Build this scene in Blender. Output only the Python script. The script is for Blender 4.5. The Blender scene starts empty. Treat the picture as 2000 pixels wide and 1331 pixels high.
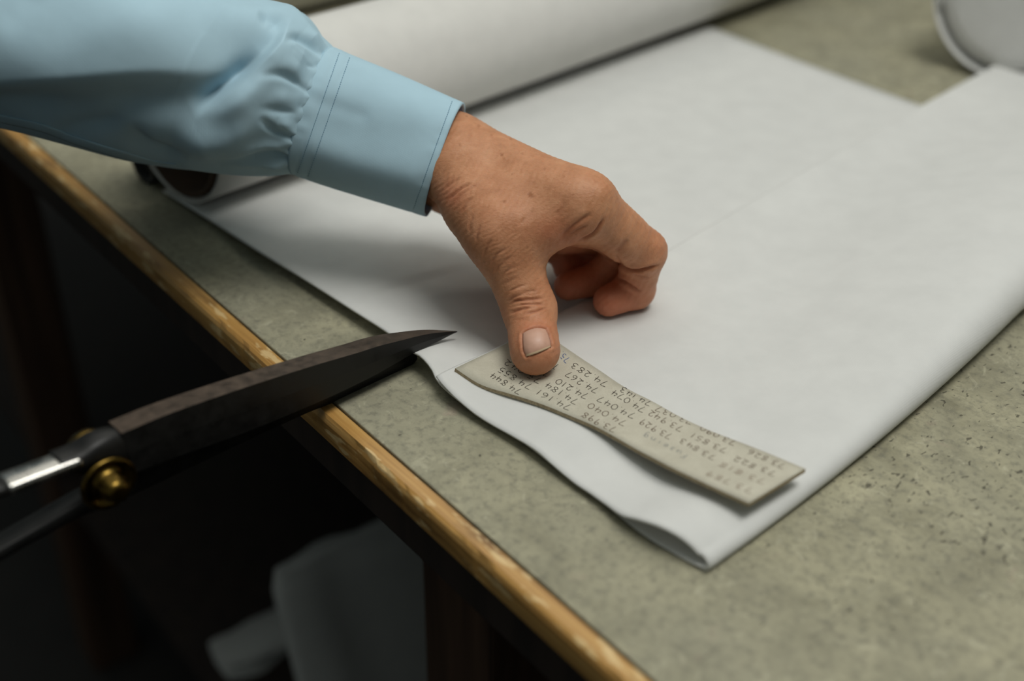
import bpy, bmesh, math, random
import numpy as np
from mathutils import Vector, Matrix
from mathutils.bvhtree import BVHTree

random.seed(4)
rng = np.random.default_rng(7)
SC = bpy.context.scene
COL = SC.collection

# ------------------------------------------------------------------ camera, world, lights, exposure
TOP = 0.9                                  # counter top above the floor
F_PX, PITCH, ROLL, CAM_H = 2250.0, math.radians(32.0), math.radians(1.0), 0.285
_f = np.array([0, math.cos(PITCH), -math.sin(PITCH)])
_r0 = np.array([1.0, 0, 0]); _u0 = np.cross(_r0, _f)
CR = math.cos(ROLL) * _r0 + math.sin(ROLL) * _u0
CU = -math.sin(ROLL) * _r0 + math.cos(ROLL) * _u0
CF = _f
CAM = np.array([0, 0, TOP + CAM_H])

cam_data = bpy.data.cameras.new('camera')
cam = bpy.data.objects.new('camera', cam_data); COL.objects.link(cam)
M = Matrix.Identity(4)
for i in range(3):
    M[i][0], M[i][1], M[i][2], M[i][3] = CR[i], CU[i], -CF[i], CAM[i]
cam.matrix_world = M
cam_data.sensor_width = 36.0
cam_data.lens = F_PX / 2000 * 36
cam_data.clip_start = 0.02
cam_data.dof.use_dof = True
cam_data.dof.focus_distance = 0.500
cam_data.dof.aperture_fstop = 4.0
SC.camera = cam

W = bpy.data.worlds.new('world'); SC.world = W; W.use_nodes = True
W.node_tree.nodes['Background'].inputs[0].default_value = (0.88, 1.0, 0.97, 1)
W.node_tree.nodes['Background'].inputs[1].default_value = 0.10

def area(name, loc, target, sx, sy, power, col):
    d = bpy.data.lights.new(name, 'AREA'); d.shape = 'RECTANGLE'; d.size = sx; d.size_y = sy
    d.energy = power; d.color = col
    o = bpy.data.objects.new(name, d); COL.objects.link(o)
    o.location = loc
    o.rotation_euler = (Vector(target) - Vector(loc)).to_track_quat('-Z', 'Y').to_euler()
    return o
area('ceiling_lamp_light', (0.38, 0.22, TOP + 1.5), (0.05, 0.5, TOP), 0.8, 0.5, 14, (1.0, 0.99, 0.94))
area('added_back_light', (-0.1, 2.2, TOP + 1.7), (0.05, 0.8, TOP), 1.4, 0.4, 5, (1.0, 0.95, 0.84))  # added light to brighten and warm the rolls at the back
area('added_soft_fill_light', (0.1, 0.6, TOP + 1.75), (0.1, 0.6, TOP), 2.4, 2.4, 11, (0.97, 1.0, 0.93))  # added broad fill that lifts the shadows, not a known fitting

SC.view_settings.view_transform = 'Standard'
SC.view_settings.look = 'None'
SC.view_settings.gamma = 1.0
SC.view_settings.use_curve_mapping = False
SC.view_settings.exposure = 0.0

# ------------------------------------------------------------------ helpers
def ray(x, y):
    return CF + CR * (x - 1000.0) / F_PX - CU * (y - 665.5) / F_PX
def at(x, y, z=0.0):                       # where the sight line meets the level z above the counter
    d = ray(x, y); return CAM + d * ((TOP + z - CAM[2]) / d[2])
def atd(x, y, depth):                      # at a depth along the viewing axis
    return CAM + ray(x, y) * depth
def atp(x, y, p0, nrm):                    # on a plane
    d = ray(x, y); return CAM + d * (np.dot(p0 - CAM, nrm) / np.dot(d, nrm))
def proj(P):
    v = np.asarray(P) - CAM; z = v @ CF
    return 1000 + F_PX * (v @ CR) / z, 665.5 - F_PX * (v @ CU) / z
EDIR = np.array([0.6327, -0.7744, 0.0])    # along the counter edge, towards the right
NDIR = np.array([0.7744, 0.6327, 0.0])     # from the edge into the counter
DDIR = np.array([0.682, 0.731, 0.0])       # along the rolls and the fold
UP = np.array([0, 0, 1.0])

def set_props(o, label=None, cat=None, group=None, kind=None):
    if label: o['label'] = label
    if cat: o['category'] = cat
    if group: o['group'] = group
    if kind: o['kind'] = kind
    return o
def empty(name, loc, label, cat, rotz=0.0, group=None):
    o = bpy.data.objects.new(name, None); COL.objects.link(o)
    o.location = loc; o.rotation_euler = (0, 0, rotz); o.empty_display_size = 0.03
    return set_props(o, label, cat, group)
def mesh_obj(name, verts, faces, mat, parent=None, smooth=True, local=False, origin=None, label=None):
    v = np.asarray(verts, dtype=float)
    if parent is not None and not local:
        q = parent
        while q is not None:
            v = v - np.array(q.location); q = q.parent
    if origin is not None:
        v = v - np.asarray(origin)
    me = bpy.data.meshes.new(name)
    me.from_pydata(v.tolist(), [], [tuple(int(i) for i in f) for f in faces])
    me.validate(); me.update()
    if mat: me.materials.append(mat)
    if smooth:
        me.polygons.foreach_set('use_smooth', [True] * len(me.polygons))
    o = bpy.data.objects.new(name, me); COL.objects.link(o)
    if origin is not None: o.location = origin
    if parent is not None: o.parent = parent
    if label: o['label'] = label
    return o
def grid_faces(nu, nv, closed_v=False, base=0, flip=False):
    out = []
    for i in range(nu - 1):
        for j in range(nv if closed_v else nv - 1):
            j2 = (j + 1) % nv
            q = (base + i * nv + j, base + i * nv + j2, base + (i + 1) * nv + j2, base + (i + 1) * nv + j)
            out.append(q[::-1] if flip else q)
    return out
def thick(o, t, offset=-1.0):
    m = o.modifiers.new('thickness', 'SOLIDIFY'); m.thickness = t; m.offset = offset
    return o
def bevel(o, w, seg=2):
    m = o.modifiers.new('bevel', 'BEVEL'); m.width = w; m.segments = seg; m.limit_method = 'ANGLE'
    return o
def box(x0, x1, y0, y1, z0, z1):
    v = [(x, y, z) for x in (x0, x1) for y in (y0, y1) for z in (z0, z1)]
    f = [(0, 1, 3, 2), (4, 6, 7, 5), (0, 4, 5, 1), (2, 3, 7, 6), (0, 2, 6, 4), (1, 5, 7, 3)]
    return v, f
def spline(pts, n, par=None):              # Catmull-Rom through points (any dimension), n samples
    p = np.asarray(pts, float)
    if len(p) == 2:
        t = np.linspace(0, 1, n)[:, None]; return p[0] * (1 - t) + p[1] * t
    if par is None:
        seg = np.linalg.norm(np.diff(p[:, :2], axis=0), axis=1); par = np.concatenate([[0], np.cumsum(seg)])
    par = np.asarray(par, float)
    m = np.zeros_like(p)
    m[1:-1] = (p[2:] - p[:-2]) / (par[2:] - par[:-2])[:, None]
    m[0] = (p[1] - p[0]) / (par[1] - par[0]); m[-1] = (p[-1] - p[-2]) / (par[-1] - par[-2])
    t = np.linspace(par[0], par[-1], n)
    k = np.clip(np.searchsorted(par, t, side='right') - 1, 0, len(p) - 2)
    h = (par[k + 1] - par[k])[:, None]; s = ((t - par[k])[:, None]) / h
    return ((2 * s**3 - 3 * s**2 + 1) * p[k] + (s**3 - 2 * s**2 + s) * h * m[k]
            + (-2 * s**3 + 3 * s**2) * p[k + 1] + (s**3 - s**2) * h * m[k + 1])
def sstep(a, b, x):
    t = np.clip((x - a) / (b - a), 0, 1); return t * t * (3 - 2 * t)

# ------------------------------------------------------------------ materials
class NT:
    def __init__(s, name, rough=0.6, spec=0.3):
        s.m = bpy.data.materials.new(name); s.m.use_nodes = True
        s.t = s.m.node_tree; s.b = s.t.nodes['Principled BSDF']
        s.b.inputs['Roughness'].default_value = rough
        s.b.inputs['Specular IOR Level'].default_value = spec
        s.co = s.t.nodes.new('ShaderNodeTexCoord')
    def n(s, typ, **kw):
        o = s.t.nodes.new(typ)
        for k, v in kw.items(): setattr(o, k, v)
        return o
    def l(s, a, b): s.t.links.new(a, b)
    def mapping(s, scale=(1, 1, 1), rot=(0, 0, 0), src='Object'):
        m = s.n('ShaderNodeMapping'); m.inputs['Scale'].default_value = scale; m.inputs['Rotation'].default_value = rot
        s.l(s.co.outputs[src], m.inputs['Vector']); return m.outputs[0]
    def noise(s, vec, scale, detail=4, rough=0.55, dist=0.0):
        o = s.n('ShaderNodeTexNoise'); s.l(vec, o.inputs['Vector'])
        o.inputs['Scale'].default_value = scale; o.inputs['Detail'].default_value = detail
        o.inputs['Roughness'].default_value = rough; o.inputs['Distortion'].default_value = dist
        return o.outputs['Fac']
    def voronoi(s, vec, scale, feature='F1'):
        o = s.n('ShaderNodeTexVoronoi', feature=feature); s.l(vec, o.inputs['Vector'])
        o.inputs['Scale'].default_value = scale
        return o.outputs['Distance']
    def ramp(s, fac, stops):
        o = s.n('ShaderNodeValToRGB'); e = o.color_ramp.elements
        e[0].position, e[0].color = stops[0][0], (*stops[0][1], 1)
        e[1].position, e[1].color = stops[-1][0], (*stops[-1][1], 1)
        for p, c in stops[1:-1]:
            x = e.new(p); x.color = (*c, 1)
        s.l(fac, o.inputs[0]); return o.outputs[0]
    def mix(s, fac, a, b, mode='MIX'):
        o = s.n('ShaderNodeMix', data_type='RGBA', blend_type=mode)
        for sock, v in ((o.inputs[0], fac), (o.inputs[6], a), (o.inputs[7], b)):
            if hasattr(v, 'links'): s.l(v, sock)
            elif isinstance(v, (int, float)): sock.default_value = v
            else: sock.default_value = (*v, 1)
        return o.outputs[2]
    def math(s, op, a, b=0.0, clamp=False):
        o = s.n('ShaderNodeMath', operation=op); o.use_clamp = clamp
        for sock, v in ((o.inputs[0], a), (o.inputs[1], b)):
            if hasattr(v, 'links'): s.l(v, sock)
            else: sock.default_value = v
        return o.outputs[0]
    def attr(s, name):
        o = s.n('ShaderNodeAttribute'); o.attribute_name = name; return o.outputs['Fac']
    def color(s, c):
        if hasattr(c, 'links'): s.l(c, s.b.inputs['Base Color'])
        else: s.b.inputs['Base Color'].default_value = (*c, 1)
    def rough(s, c): s.l(c, s.b.inputs['Roughness'])
    def bump(s, h, strength=0.3, dist=0.001):
        o = s.n('ShaderNodeBump'); o.inputs['Strength'].default_value = strength; o.inputs['Distance'].default_value = dist
        s.l(h, o.inputs['Height'])
        if s.b.inputs['Normal'].links: s.l(s.b.inputs['Normal'].links[0].from_socket, o.inputs['Normal'])
        s.l(o.outputs[0], s.b.inputs['Normal'])

def mat_cloth(name, col, weave=523, rot=0.82, mott=0.03, bump=0.12, trans=0.0, tcol=None):
    t = NT(name, 0.85, 0.15)
    v = t.mapping(rot=(0, 0, rot))
    a = t.n('ShaderNodeTexWave', wave_type='BANDS', bands_direction='X'); t.l(v, a.inputs[0]); a.inputs['Scale'].default_value = weave
    b = t.n('ShaderNodeTexWave', wave_type='BANDS', bands_direction='Y'); t.l(v, b.inputs[0]); b.inputs['Scale'].default_value = weave
    w = t.math('ADD', a.outputs['Fac'], b.outputs['Fac'])
    n = t.noise(v, 60, 4)
    dark = tuple(c * (1 - 2 * mott) for c in col)
    c = t.ramp(n, [(0.3, dark), (0.7, col)])
    t.color(c)
    t.bump(t.noise(v, 35, 3), 0.12, 0.004)
    t.bump(w, bump, 0.00012)
    t.b.inputs['Sheen Weight'].default_value = 0.05
    if trans:
        tr = t.n('ShaderNodeBsdfTranslucent'); t.l(c, tr.inputs['Color']) if tcol is None else setattr(tr.inputs['Color'], 'default_value', (*tcol, 1))
        mx = t.n('ShaderNodeMixShader'); mx.inputs[0].default_value = trans
        out = [x for x in t.t.nodes if x.type == 'OUTPUT_MATERIAL'][0]
        t.l(t.b.outputs[0], mx.inputs[1]); t.l(tr.outputs[0], mx.inputs[2]); t.l(mx.outputs[0], out.inputs['Surface'])
    return t.m
M_WHITE = mat_cloth('white_cotton', (0.80, 0.80, 0.78), trans=0.22)
M_WHITE2 = mat_cloth('offwhite_cotton', (0.78, 0.765, 0.73), trans=0.12)
M_BLUE = mat_cloth('blue_poplin', (0.49, 0.69, 0.79), weave=720, rot=0.3, mott=0.03, bump=0.05, trans=0.16, tcol=(0.06, 0.46, 0.76))
M_BLUE_D = mat_cloth('blue_thread', (0.15, 0.29, 0.40))
M_GREYC = mat_cloth('grey_cloth', (0.50, 0.50, 0.48))

def mat_lino():
    t = NT('worn_linoleum', 0.66, 0.25)
    v = t.mapping()
    big = t.noise(v, 8, 5, 0.6, 0.8); mid = t.noise(v, 42, 7, 0.68, 0.5); fine = t.noise(v, 260, 5, 0.7)
    c = t.ramp(mid, [(0.27, (0.200, 0.186, 0.126)), (0.5, (0.318, 0.298, 0.205)), (0.74, (0.44, 0.408, 0.28))])
    c = t.mix(t.ramp(big, [(0.35, (0, 0, 0)), (0.65, (0.6,) * 3)]), c, (0.285, 0.275, 0.208))
    c = t.mix(t.ramp(fine, [(0.34, (0.6,) * 3), (0.52, (0, 0, 0))]), c, (0.145, 0.140, 0.108))
    sc = t.noise(t.mapping(rot=(0, 0, 0.5)), 85, 6, 0.75, 1.6)
    c = t.mix(t.ramp(sc, [(0.57, (0, 0, 0)), (0.68, (0.6,) * 3)]), c, (0.47, 0.445, 0.325))
    pk = t.noise(t.mapping(rot=(0, 0, 0.2), scale=(1.5, 1, 1)), 26, 3, 0.6, 0.8)
    c = t.mix(t.ramp(pk, [(0.66, (0, 0, 0)), (0.74, (0.25,) * 3)]), c, (0.36, 0.24, 0.21))
    # dark specks, thicker inwards from the edge
    sx = t.n('ShaderNodeSeparateXYZ'); t.l(t.co.outputs['Object'], sx.inputs[0])
    g = t.n('ShaderNodeMapRange'); t.l(sx.outputs[1], g.inputs[0])
    for k, val in enumerate((0.02, 0.15, 0.0, 0.085)): g.inputs[k + 1].default_value = val
    s1 = t.noise(t.mapping(rot=(0, 0, 0.9), scale=(1, 0.55, 1)), 430, 2, 0.5, 0.6)
    clus = t.noise(v, 24, 3, 0.6)
    lvl = t.math('ADD', t.math('ADD', s1, g.outputs[0]), t.math('MULTIPLY', clus, 0.16))
    sp = t.ramp(t.math('SUBTRACT', lvl, 0.1), [(0.705, (0, 0, 0)), (0.745, (1, 1, 1))])
    c = t.mix(t.math('MULTIPLY', sp, 0.8), c, (0.060, 0.054, 0.040))
    st = t.n('ShaderNodeTexVoronoi', feature='DISTANCE_TO_EDGE'); t.l(t.mapping(scale=(1, 0.3, 1), rot=(0, 0, 1.1)), st.inputs['Vector']); st.inputs['Scale'].default_value = 30
    mask = t.math('GREATER_THAN', t.noise(v, 30, 2), 0.60)
    line = t.math('MULTIPLY', t.math('LESS_THAN', st.outputs['Distance'], 0.006), mask)
    c = t.mix(t.math('MULTIPLY', line, 0.35), c, (0.11, 0.10, 0.08))
    t.color(c)
    t.bump(mid, 0.15, 0.001)
    t.rough(t.ramp(mid, [(0.2, (0.55,) * 3), (0.8, (0.75,) * 3)]))
    return t.m
def mat_strip():
    t = NT('varnished_edge_wood', 0.35, 0.5)
    v = t.mapping(scale=(9, 420, 260))
    gr = t.noise(v, 1.0, 5, 0.6, 0.5)
    c = t.ramp(gr, [(0.25, (0.27, 0.130, 0.032)), (0.5, (0.45, 0.245, 0.070)), (0.75, (0.60, 0.365, 0.125))])
    blo = t.noise(t.mapping(scale=(14, 60, 60)), 1.0, 4, 0.6)
    c = t.mix(t.ramp(blo, [(0.30, (0.8,) * 3), (0.44, (0, 0, 0))]), c, (0.10, 0.045, 0.012))
    ch = t.noise(t.mapping(scale=(45, 200, 200)), 1.0, 4, 0.6)
    c = t.mix(t.ramp(ch, [(0.56, (0, 0, 0)), (0.61, (0.8,) * 3)]), c, (0.70, 0.51, 0.25))
    t.color(c); t.bump(gr, 0.25, 0.0006)
    return t.m
def mat_dark(name, col, col2, rough=0.6):
    t = NT(name, rough, 0.3)
    gr = t.noise(t.mapping(scale=(60, 60, 3)), 1.0, 5, 0.6, 0.6)
    t.color(t.ramp(gr, [(0.3, col), (0.7, col2)])); t.bump(gr, 0.3, 0.001)
    return t.m
M_LINO = mat_lino(); M_STRIP = mat_strip()
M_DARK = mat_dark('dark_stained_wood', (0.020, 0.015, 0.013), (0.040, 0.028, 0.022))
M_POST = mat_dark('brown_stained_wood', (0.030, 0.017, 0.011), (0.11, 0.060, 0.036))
def plain(name, col, rough=0.5, metal=0.0, spec=0.5, noise=0.0, scale=80):
    t = NT(name, rough, spec); t.b.inputs['Metallic'].default_value = metal
    if noise:
        n = t.noise(t.mapping(), scale, 5, 0.65)
        t.color(t.ramp(n, [(0.3, tuple(c * (1 - noise) for c in col)), (0.7, tuple(min(1, c * (1 + noise)) for c in col))]))
        t.rough(t.ramp(n, [(0.25, (max(0.05, rough - 0.12),) * 3), (0.75, (min(1, rough + 0.12),) * 3)]))
    else: t.color(col)
    return t.m
M_FLOOR = plain('dark_floor_boards', (0.02, 0.018, 0.016), 0.7, noise=0.4, scale=12)
M_BLADE = plain('shaded_black_steel', (0.010, 0.0095, 0.009), 0.45, 0.0, 0.35, 0.35, 160)  # near-black colour stands in for the dark surroundings the steel reflects
M_SPINE = plain('top_lit_brown_steel', (0.085, 0.061, 0.045), 0.45, 0.55, 0.5, 0.4, 220)  # lighter brown paints the overhead light onto the blade's top facet
M_STEEL = plain('bare_steel', (0.55, 0.53, 0.50), 0.28, 1.0, 0.5, 0.2, 200)
M_BRASS = plain('brass', (0.14, 0.088, 0.020), 0.28, 1.0, 0.5, 0.45, 150)
M_CARDCORE = plain('brown_cardboard', (0.075, 0.048, 0.032), 0.8, 0, 0.2, 0.2, 60)
M_BLACKTUBE = plain('black_tube', (0.018, 0.018, 0.018), 0.6, 0, 0.3, 0.2, 60)
def mat_card():
    t = NT('grey_card', 0.8, 0.2)
    n = t.noise(t.mapping(), 110, 5, 0.6); f = t.noise(t.mapping(), 1500, 2)
    c = t.ramp(n, [(0.3, (0.47, 0.44, 0.355)), (0.7, (0.56, 0.53, 0.435))])
    t.color(t.mix(t.ramp(f, [(0.3, (0.25,) * 3), (0.6, (0,) * 3)]), c, (0.36, 0.33, 0.26)))
    t.bump(f, 0.1, 0.0002)
    return t.m
M_CARD = mat_card()
M_CARDEDGE = plain('card_edge', (0.36, 0.29, 0.185), 0.85, 0, 0.1, 0.3, 900)
M_INK = plain('dark_brown_ink', (0.045, 0.034, 0.026), 0.7, 0, 0.2)
M_INK2 = plain('faded_brown_ink', (0.115, 0.075, 0.050), 0.7, 0, 0.2)
M_INK3 = plain('pale_brown_ink', (0.26, 0.20, 0.15), 0.7, 0, 0.2)
M_PENCIL = plain('pencil', (0.27, 0.27, 0.25), 0.7, 0, 0.2)
M_INKB = plain('blue_ink', (0.035, 0.085, 0.25), 0.7, 0, 0.2)
def mat_skin():
    t = NT('skin', 0.50, 0.32)
    v = t.mapping()
    n = t.noise(v, 120, 5, 0.65, 0.3); n2 = t.noise(v, 420, 4, 0.6)
    c = t.ramp(n, [(0.25, (0.42, 0.185, 0.090)), (0.5, (0.52, 0.242, 0.124)), (0.75, (0.60, 0.305, 0.168))])
    c = t.mix(t.math('MULTIPLY', t.attr('flush'), 0.75), c, (0.52, 0.150, 0.082))
    c = t.mix(t.ramp(n2, [(0.56, (0, 0, 0)), (0.72, (0.35,) * 3)]), c, (0.36, 0.135, 0.055))
    c = t.mix(t.math('MULTIPLY', t.attr('spot'), 0.75), c, (0.27, 0.088, 0.028))
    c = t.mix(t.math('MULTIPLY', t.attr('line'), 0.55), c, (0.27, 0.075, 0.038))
    t.color(c)
    b = t.b
    b.inputs['Subsurface Weight'].default_value = 0.25
    b.inputs['Subsurface Radius'].default_value = (1.0, 0.35, 0.2)
    b.inputs['Subsurface Scale'].default_value = 0.003
    st = t.noise(t.mapping(rot=(0.3, 0.2, 0.7), scale=(1.0, 2.6, 1.6)), 520, 4, 0.65, 0.4)
    t.bump(st, 0.42, 0.0006)
    cell = t.voronoi(v, 1100)
    t.bump(cell, 0.10, 0.0004)
    return t.m
M_SKIN = mat_skin()
M_NAIL = plain('nail', (0.56, 0.325, 0.235), 0.45, 0, 0.5, 0.06, 300)
M_NAILTIP = plain('nail_free_edge', (0.64, 0.47, 0.30), 0.35, 0, 0.5)

# ------------------------------------------------------------------ floor
v, f = box(-6, 6, -6, 6, -0.04, 0.0)
fl = mesh_obj('floor', v, f, M_FLOOR, smooth=False); set_props(fl, 'dark floor of the workroom under the counter', None, None, 'structure')

# ------------------------------------------------------------------ counter (local x along the edge, local y inwards)
N0 = 0.1965
ROT = math.atan2(EDIR[1], EDIR[0])
org = NDIR * N0 + np.array([0, 0, 0])
counter = empty('counter', (org[0], org[1], 0.0), 'long cutting counter with worn grey-green linoleum top and gold wooden edge strip', 'counter', ROT)
SX0, SX1, SYB = -1.9, 1.1, 1.7
v, f = box(SX0, SX1, 0.0006, SYB, TOP - 0.006, TOP)
bevel(mesh_obj('worktop', v, f, M_LINO, counter, smooth=False, local=True, label='worn grey-green linoleum worktop with dark specks'), 0.0006, 2)
# edge strip: a rounded, chipped profile swept along the edge
ns = 900; prof0 = [(0.0, -0.012), (0.0, -0.0012), (-0.0005, -0.0005), (-0.0062, -0.0006), (-0.0076, -0.0016), (-0.0084, -0.0036), (-0.0086, -0.0075), (-0.0086, -0.012)]
xs = np.linspace(SX0, SX1, ns); vs = []
nz = np.interp(xs, np.linspace(SX0, SX1, 500), rng.normal(0, 1, 500)); nz2 = np.interp(xs, np.linspace(SX0, SX1, 130), rng.normal(0, 1, 130))
for i, x in enumerate(xs):
    c = max(0, 0.5 * nz[i] + 0.8 * nz2[i] - 0.3)
    for k, (py, pz) in enumerate(prof0):
        e = c * (0.0011 if k in (4, 5) else 0.0006 if k == 6 else 0)
        vs.append((x, py + e, TOP + pz - e * 0.7))
mesh_obj('edge_strip', vs, grid_faces(ns, len(prof0), True), M_STRIP, counter, smooth=False, local=True, label='gold varnished wooden edge strip, chipped and worn')
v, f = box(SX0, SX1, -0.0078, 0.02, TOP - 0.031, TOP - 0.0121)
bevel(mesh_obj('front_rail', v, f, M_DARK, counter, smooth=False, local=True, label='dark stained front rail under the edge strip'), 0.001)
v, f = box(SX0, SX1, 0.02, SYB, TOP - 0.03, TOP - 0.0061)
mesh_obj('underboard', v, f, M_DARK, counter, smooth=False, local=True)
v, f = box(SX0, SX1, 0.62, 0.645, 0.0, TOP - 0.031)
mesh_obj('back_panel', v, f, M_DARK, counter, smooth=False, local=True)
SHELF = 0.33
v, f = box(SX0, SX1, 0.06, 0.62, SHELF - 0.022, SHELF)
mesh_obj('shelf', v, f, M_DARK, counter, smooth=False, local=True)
def to_local(p):
    d = np.asarray(p) - org; return d @ EDIR, d @ NDIR
pl = atp(830, 1331, NDIR * (N0 + 0.05) + UP, NDIR); pr = atp(955, 1331, NDIR * (N0 + 0.05) + UP, NDIR)
x0, x1 = to_local(pl)[0], to_local(pr)[0]
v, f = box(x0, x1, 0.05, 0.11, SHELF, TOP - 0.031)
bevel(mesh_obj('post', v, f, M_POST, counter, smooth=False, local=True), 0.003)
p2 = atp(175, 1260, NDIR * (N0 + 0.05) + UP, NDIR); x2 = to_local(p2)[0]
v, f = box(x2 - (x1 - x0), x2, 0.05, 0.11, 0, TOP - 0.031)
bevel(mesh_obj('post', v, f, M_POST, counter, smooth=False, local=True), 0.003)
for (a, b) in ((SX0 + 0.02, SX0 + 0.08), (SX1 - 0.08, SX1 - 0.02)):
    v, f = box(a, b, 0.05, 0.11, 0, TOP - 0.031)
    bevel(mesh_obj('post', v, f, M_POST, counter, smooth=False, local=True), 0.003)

# ------------------------------------------------------------------ things on the shelf below
def soft_block(name, label, cat, corner_px, n_in, w, d, mat, zbase=SHELF, lean=0.0, layers=1):
    """upright or stacked cloth reaching inwards from the front; corner_px is its front top corner"""
    p = atp(corner_px[0], corner_px[1], NDIR * (N0 + n_in) + UP, NDIR)
    x, y = to_local(p); hh = p[2] - zbase
    base = org + EDIR * (x + w / 2) + NDIR * (y + d / 2) + UP * zbase
    o = empty(name, base, label, cat, ROT)
    for L in range(layers):
        za, zb = hh * L / layers + 0.0005, hh * (L + 1) / layers
        nr = 48; nk = 14 if layers == 1 else 6; vs = []
        for k in range(nk):
            t = k / (nk - 1); z = za + (zb - za) * t
            inset = 0.0
            if t < 0.12: inset = (1 - t / 0.12) ** 2 * 0.006 / layers
            if t > 0.88: inset = ((t - 0.88) / 0.12) ** 2 * 0.006 / layers
            for j in range(nr):
                a = 2 * math.pi * j / nr
                ca, sa = math.cos(a), math.sin(a)
                px = math.copysign(abs(ca) ** 0.35, ca) * (w / 2 - inset); py = math.copysign(abs(sa) ** 0.35, sa) * (d / 2 - inset)
                wob = 0.004 * math.sin(4 * py / d * 3 + 3 * t + L) + 0.0025 * math.sin(31 * py / d + 2 * t)
                vs.append((px + wob + lean * (hh - z), py, z))
        fs = grid_faces(nk, nr, True) + [tuple(range(nr))[::-1], tuple(range((nk - 1) * nr, nk * nr))]
        mesh_obj('wrapped_cloth' if layers == 1 else 'folded_layer', vs, fs, mat, o, local=True)
    return o
soft_block('fabric_bolt', 'grey bolt of cloth standing upright in the dark under the counter', 'fabric', (512, 1108), 0.08, 0.030, 0.30, M_GREYC, lean=0.27)
soft_block('folded_cloth', 'light folded cloth in the dark under the counter, left of the standing bolt', 'fabric', (402, 1255), 0.075, 0.05, 0.24, M_GREYC, layers=3)

# ------------------------------------------------------------------ rolls of white fabric
def spiral_roll(name, label, base_pt, R, r_in, turns, length, mat, core=None, group='rolls of white fabric on the counter', phase=-math.pi / 2, core_len=0.0, wad=None, axis=None):
    """base_pt: contact point under the near (left) end; axis along DDIR."""
    AX = DDIR if axis is None else np.array([math.cos(axis), math.sin(axis), 0.0])
    side = np.array([-AX[1], AX[0], 0])
    base = np.array(base_pt)
    o = empty(name, base, label, 'fabric roll', 0.0, group)
    c = base + UP * R
    nt = int(turns * 72); ring = []
    for i in range(nt + 1):
        t = i / nt; a = phase - t * turns * 2 * math.pi; r = R - (R - r_in) * t
        ring.append((math.cos(a) * r, math.sin(a) * r))
    nl = 14; vs = []
    for k in range(nl):
        q = k / (nl - 1) * length
        for i, (x, z) in enumerate(ring):
            jit = 0.0018 * math.sin(i * 0.09) * (1 if k == 0 else 0)
            vs.append(c + side * x + UP * z + AX * (q + jit))
    fo = mesh_obj('rolled_fabric', vs, grid_faces(nl, nt + 1), mat, o)
    thick(fo, 0.0009, 0)
    if core:
        n = 48; vs = []
        for rr, qq in ((core, -core_len), (core, length + core_len), (core - 0.0025, length + core_len), (core - 0.0025, -core_len)):
            for j in range(n):
                a = 2 * math.pi * j / n
                vs.append(c + side * math.cos(a) * rr + UP * (math.sin(a) * rr - (R - r_in) * 0.0) + AX * qq)
        fs = []
        for k in range(4):
            k2 = (k + 1) % 4
            fs += [(k * n + j, k * n + (j + 1) % n, k2 * n + (j + 1) % n, k2 * n + j) for j in range(n)]
        mesh_obj('core_tube', vs, fs, M_CARDCORE, o)
    if wad:                                 # tightly wound inside, its end a little set back
        n = 48; rad = [wad, wad, wad * .97, wad * .8, wad * .5, wad * .2, .0004]; dep = [length * .9, .004, .0025, .003, .0045, .006, .0065]; vs = []
        for rr, qq in zip(rad, dep):
            for j in range(n):
                a = 2 * math.pi * j / n; vs.append(c + side * math.cos(a) * rr + UP * math.sin(a) * rr + AX * qq)
        mesh_obj('wound_inner_fabric', vs, grid_faces(7, n, True), mat, o)
    return o
SIDE = np.array([-DDIR[1], DDIR[0], 0])
SHEET = 0.0035
# main roll: axis line fixed by its lower and upper outlines
B1 = 0.5415; R1 = 0.0405
p_end = at(378, 405, SHEET); q_end = p_end @ DDIR
base1 = DDIR * q_end + SIDE * B1 + UP * (TOP + SHEET + 0.0014)
spiral_roll('fabric_roll', 'large white fabric roll that the flat cloth on the counter comes off, behind the sleeve', base1, R1, 0.0385, 2.0, 0.74, M_WHITE2, core=0.0376, axis=math.radians(48.1))
R2 = 0.045
lo2 = at(560, 12, 0.012); base2 = DDIR * (lo2 @ DDIR - 0.14) + SIDE * (lo2 @ SIDE + 0.028) + UP * TOP
spiral_roll('fabric_roll', 'white fabric roll farthest back at the top left edge, cut off by the frame', base2, R2, 0.028, 6.0, 0.6, M_WHITE2, core=0.0265)
e3 = at(1940, 160, 0.0)
base3 = np.array([e3[0], e3[1], TOP + 0.0006])
spiral_roll('fabric_roll', 'white hollow fabric roll with open layered end at the top right corner', base3, 0.062, 0.0545, 1.5, 0.5, M_WHITE, core=None, phase=math.pi * 0.9, wad=0.0530)

# dark tube end lying behind the sleeve
tb = at(303, 369, 0.0); tb = tb + SIDE * (0.5850 - tb @ SIDE); base_t = np.array([tb[0], tb[1], TOP])
tube = empty('dark_tube', base_t, 'black round tube end peeping out under the sleeve left of the white roll', 'tube')
n = 48; vs = []; rT = 0.0125
side_t = SIDE
cT = base_t + UP * rT
for rr, qq in ((rT, 0.0), (rT, 0.20), (rT - 0.003, 0.20), (rT - 0.003, 0.0)):
    for j in range(n):
        a = 2 * math.pi * j / n; vs.append(cT + side_t * math.cos(a) * rr + UP * math.sin(a) * rr + DDIR * qq)
fs = []
for k in range(4):
    k2 = (k + 1) % 4
    fs += [(k * n + j, k * n + (j + 1) % n, k2 * n + (j + 1) % n, k2 * n + j) for j in range(n)]
mesh_obj('tube_wall', vs, fs, M_BLACKTUBE, tube)
vs = [cT + side_t * math.cos(2 * math.pi * j / n) * (rT - 0.003) + UP * math.sin(2 * math.pi * j / n) * (rT - 0.003) + DDIR * 0.004 for j in range(n)]
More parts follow.
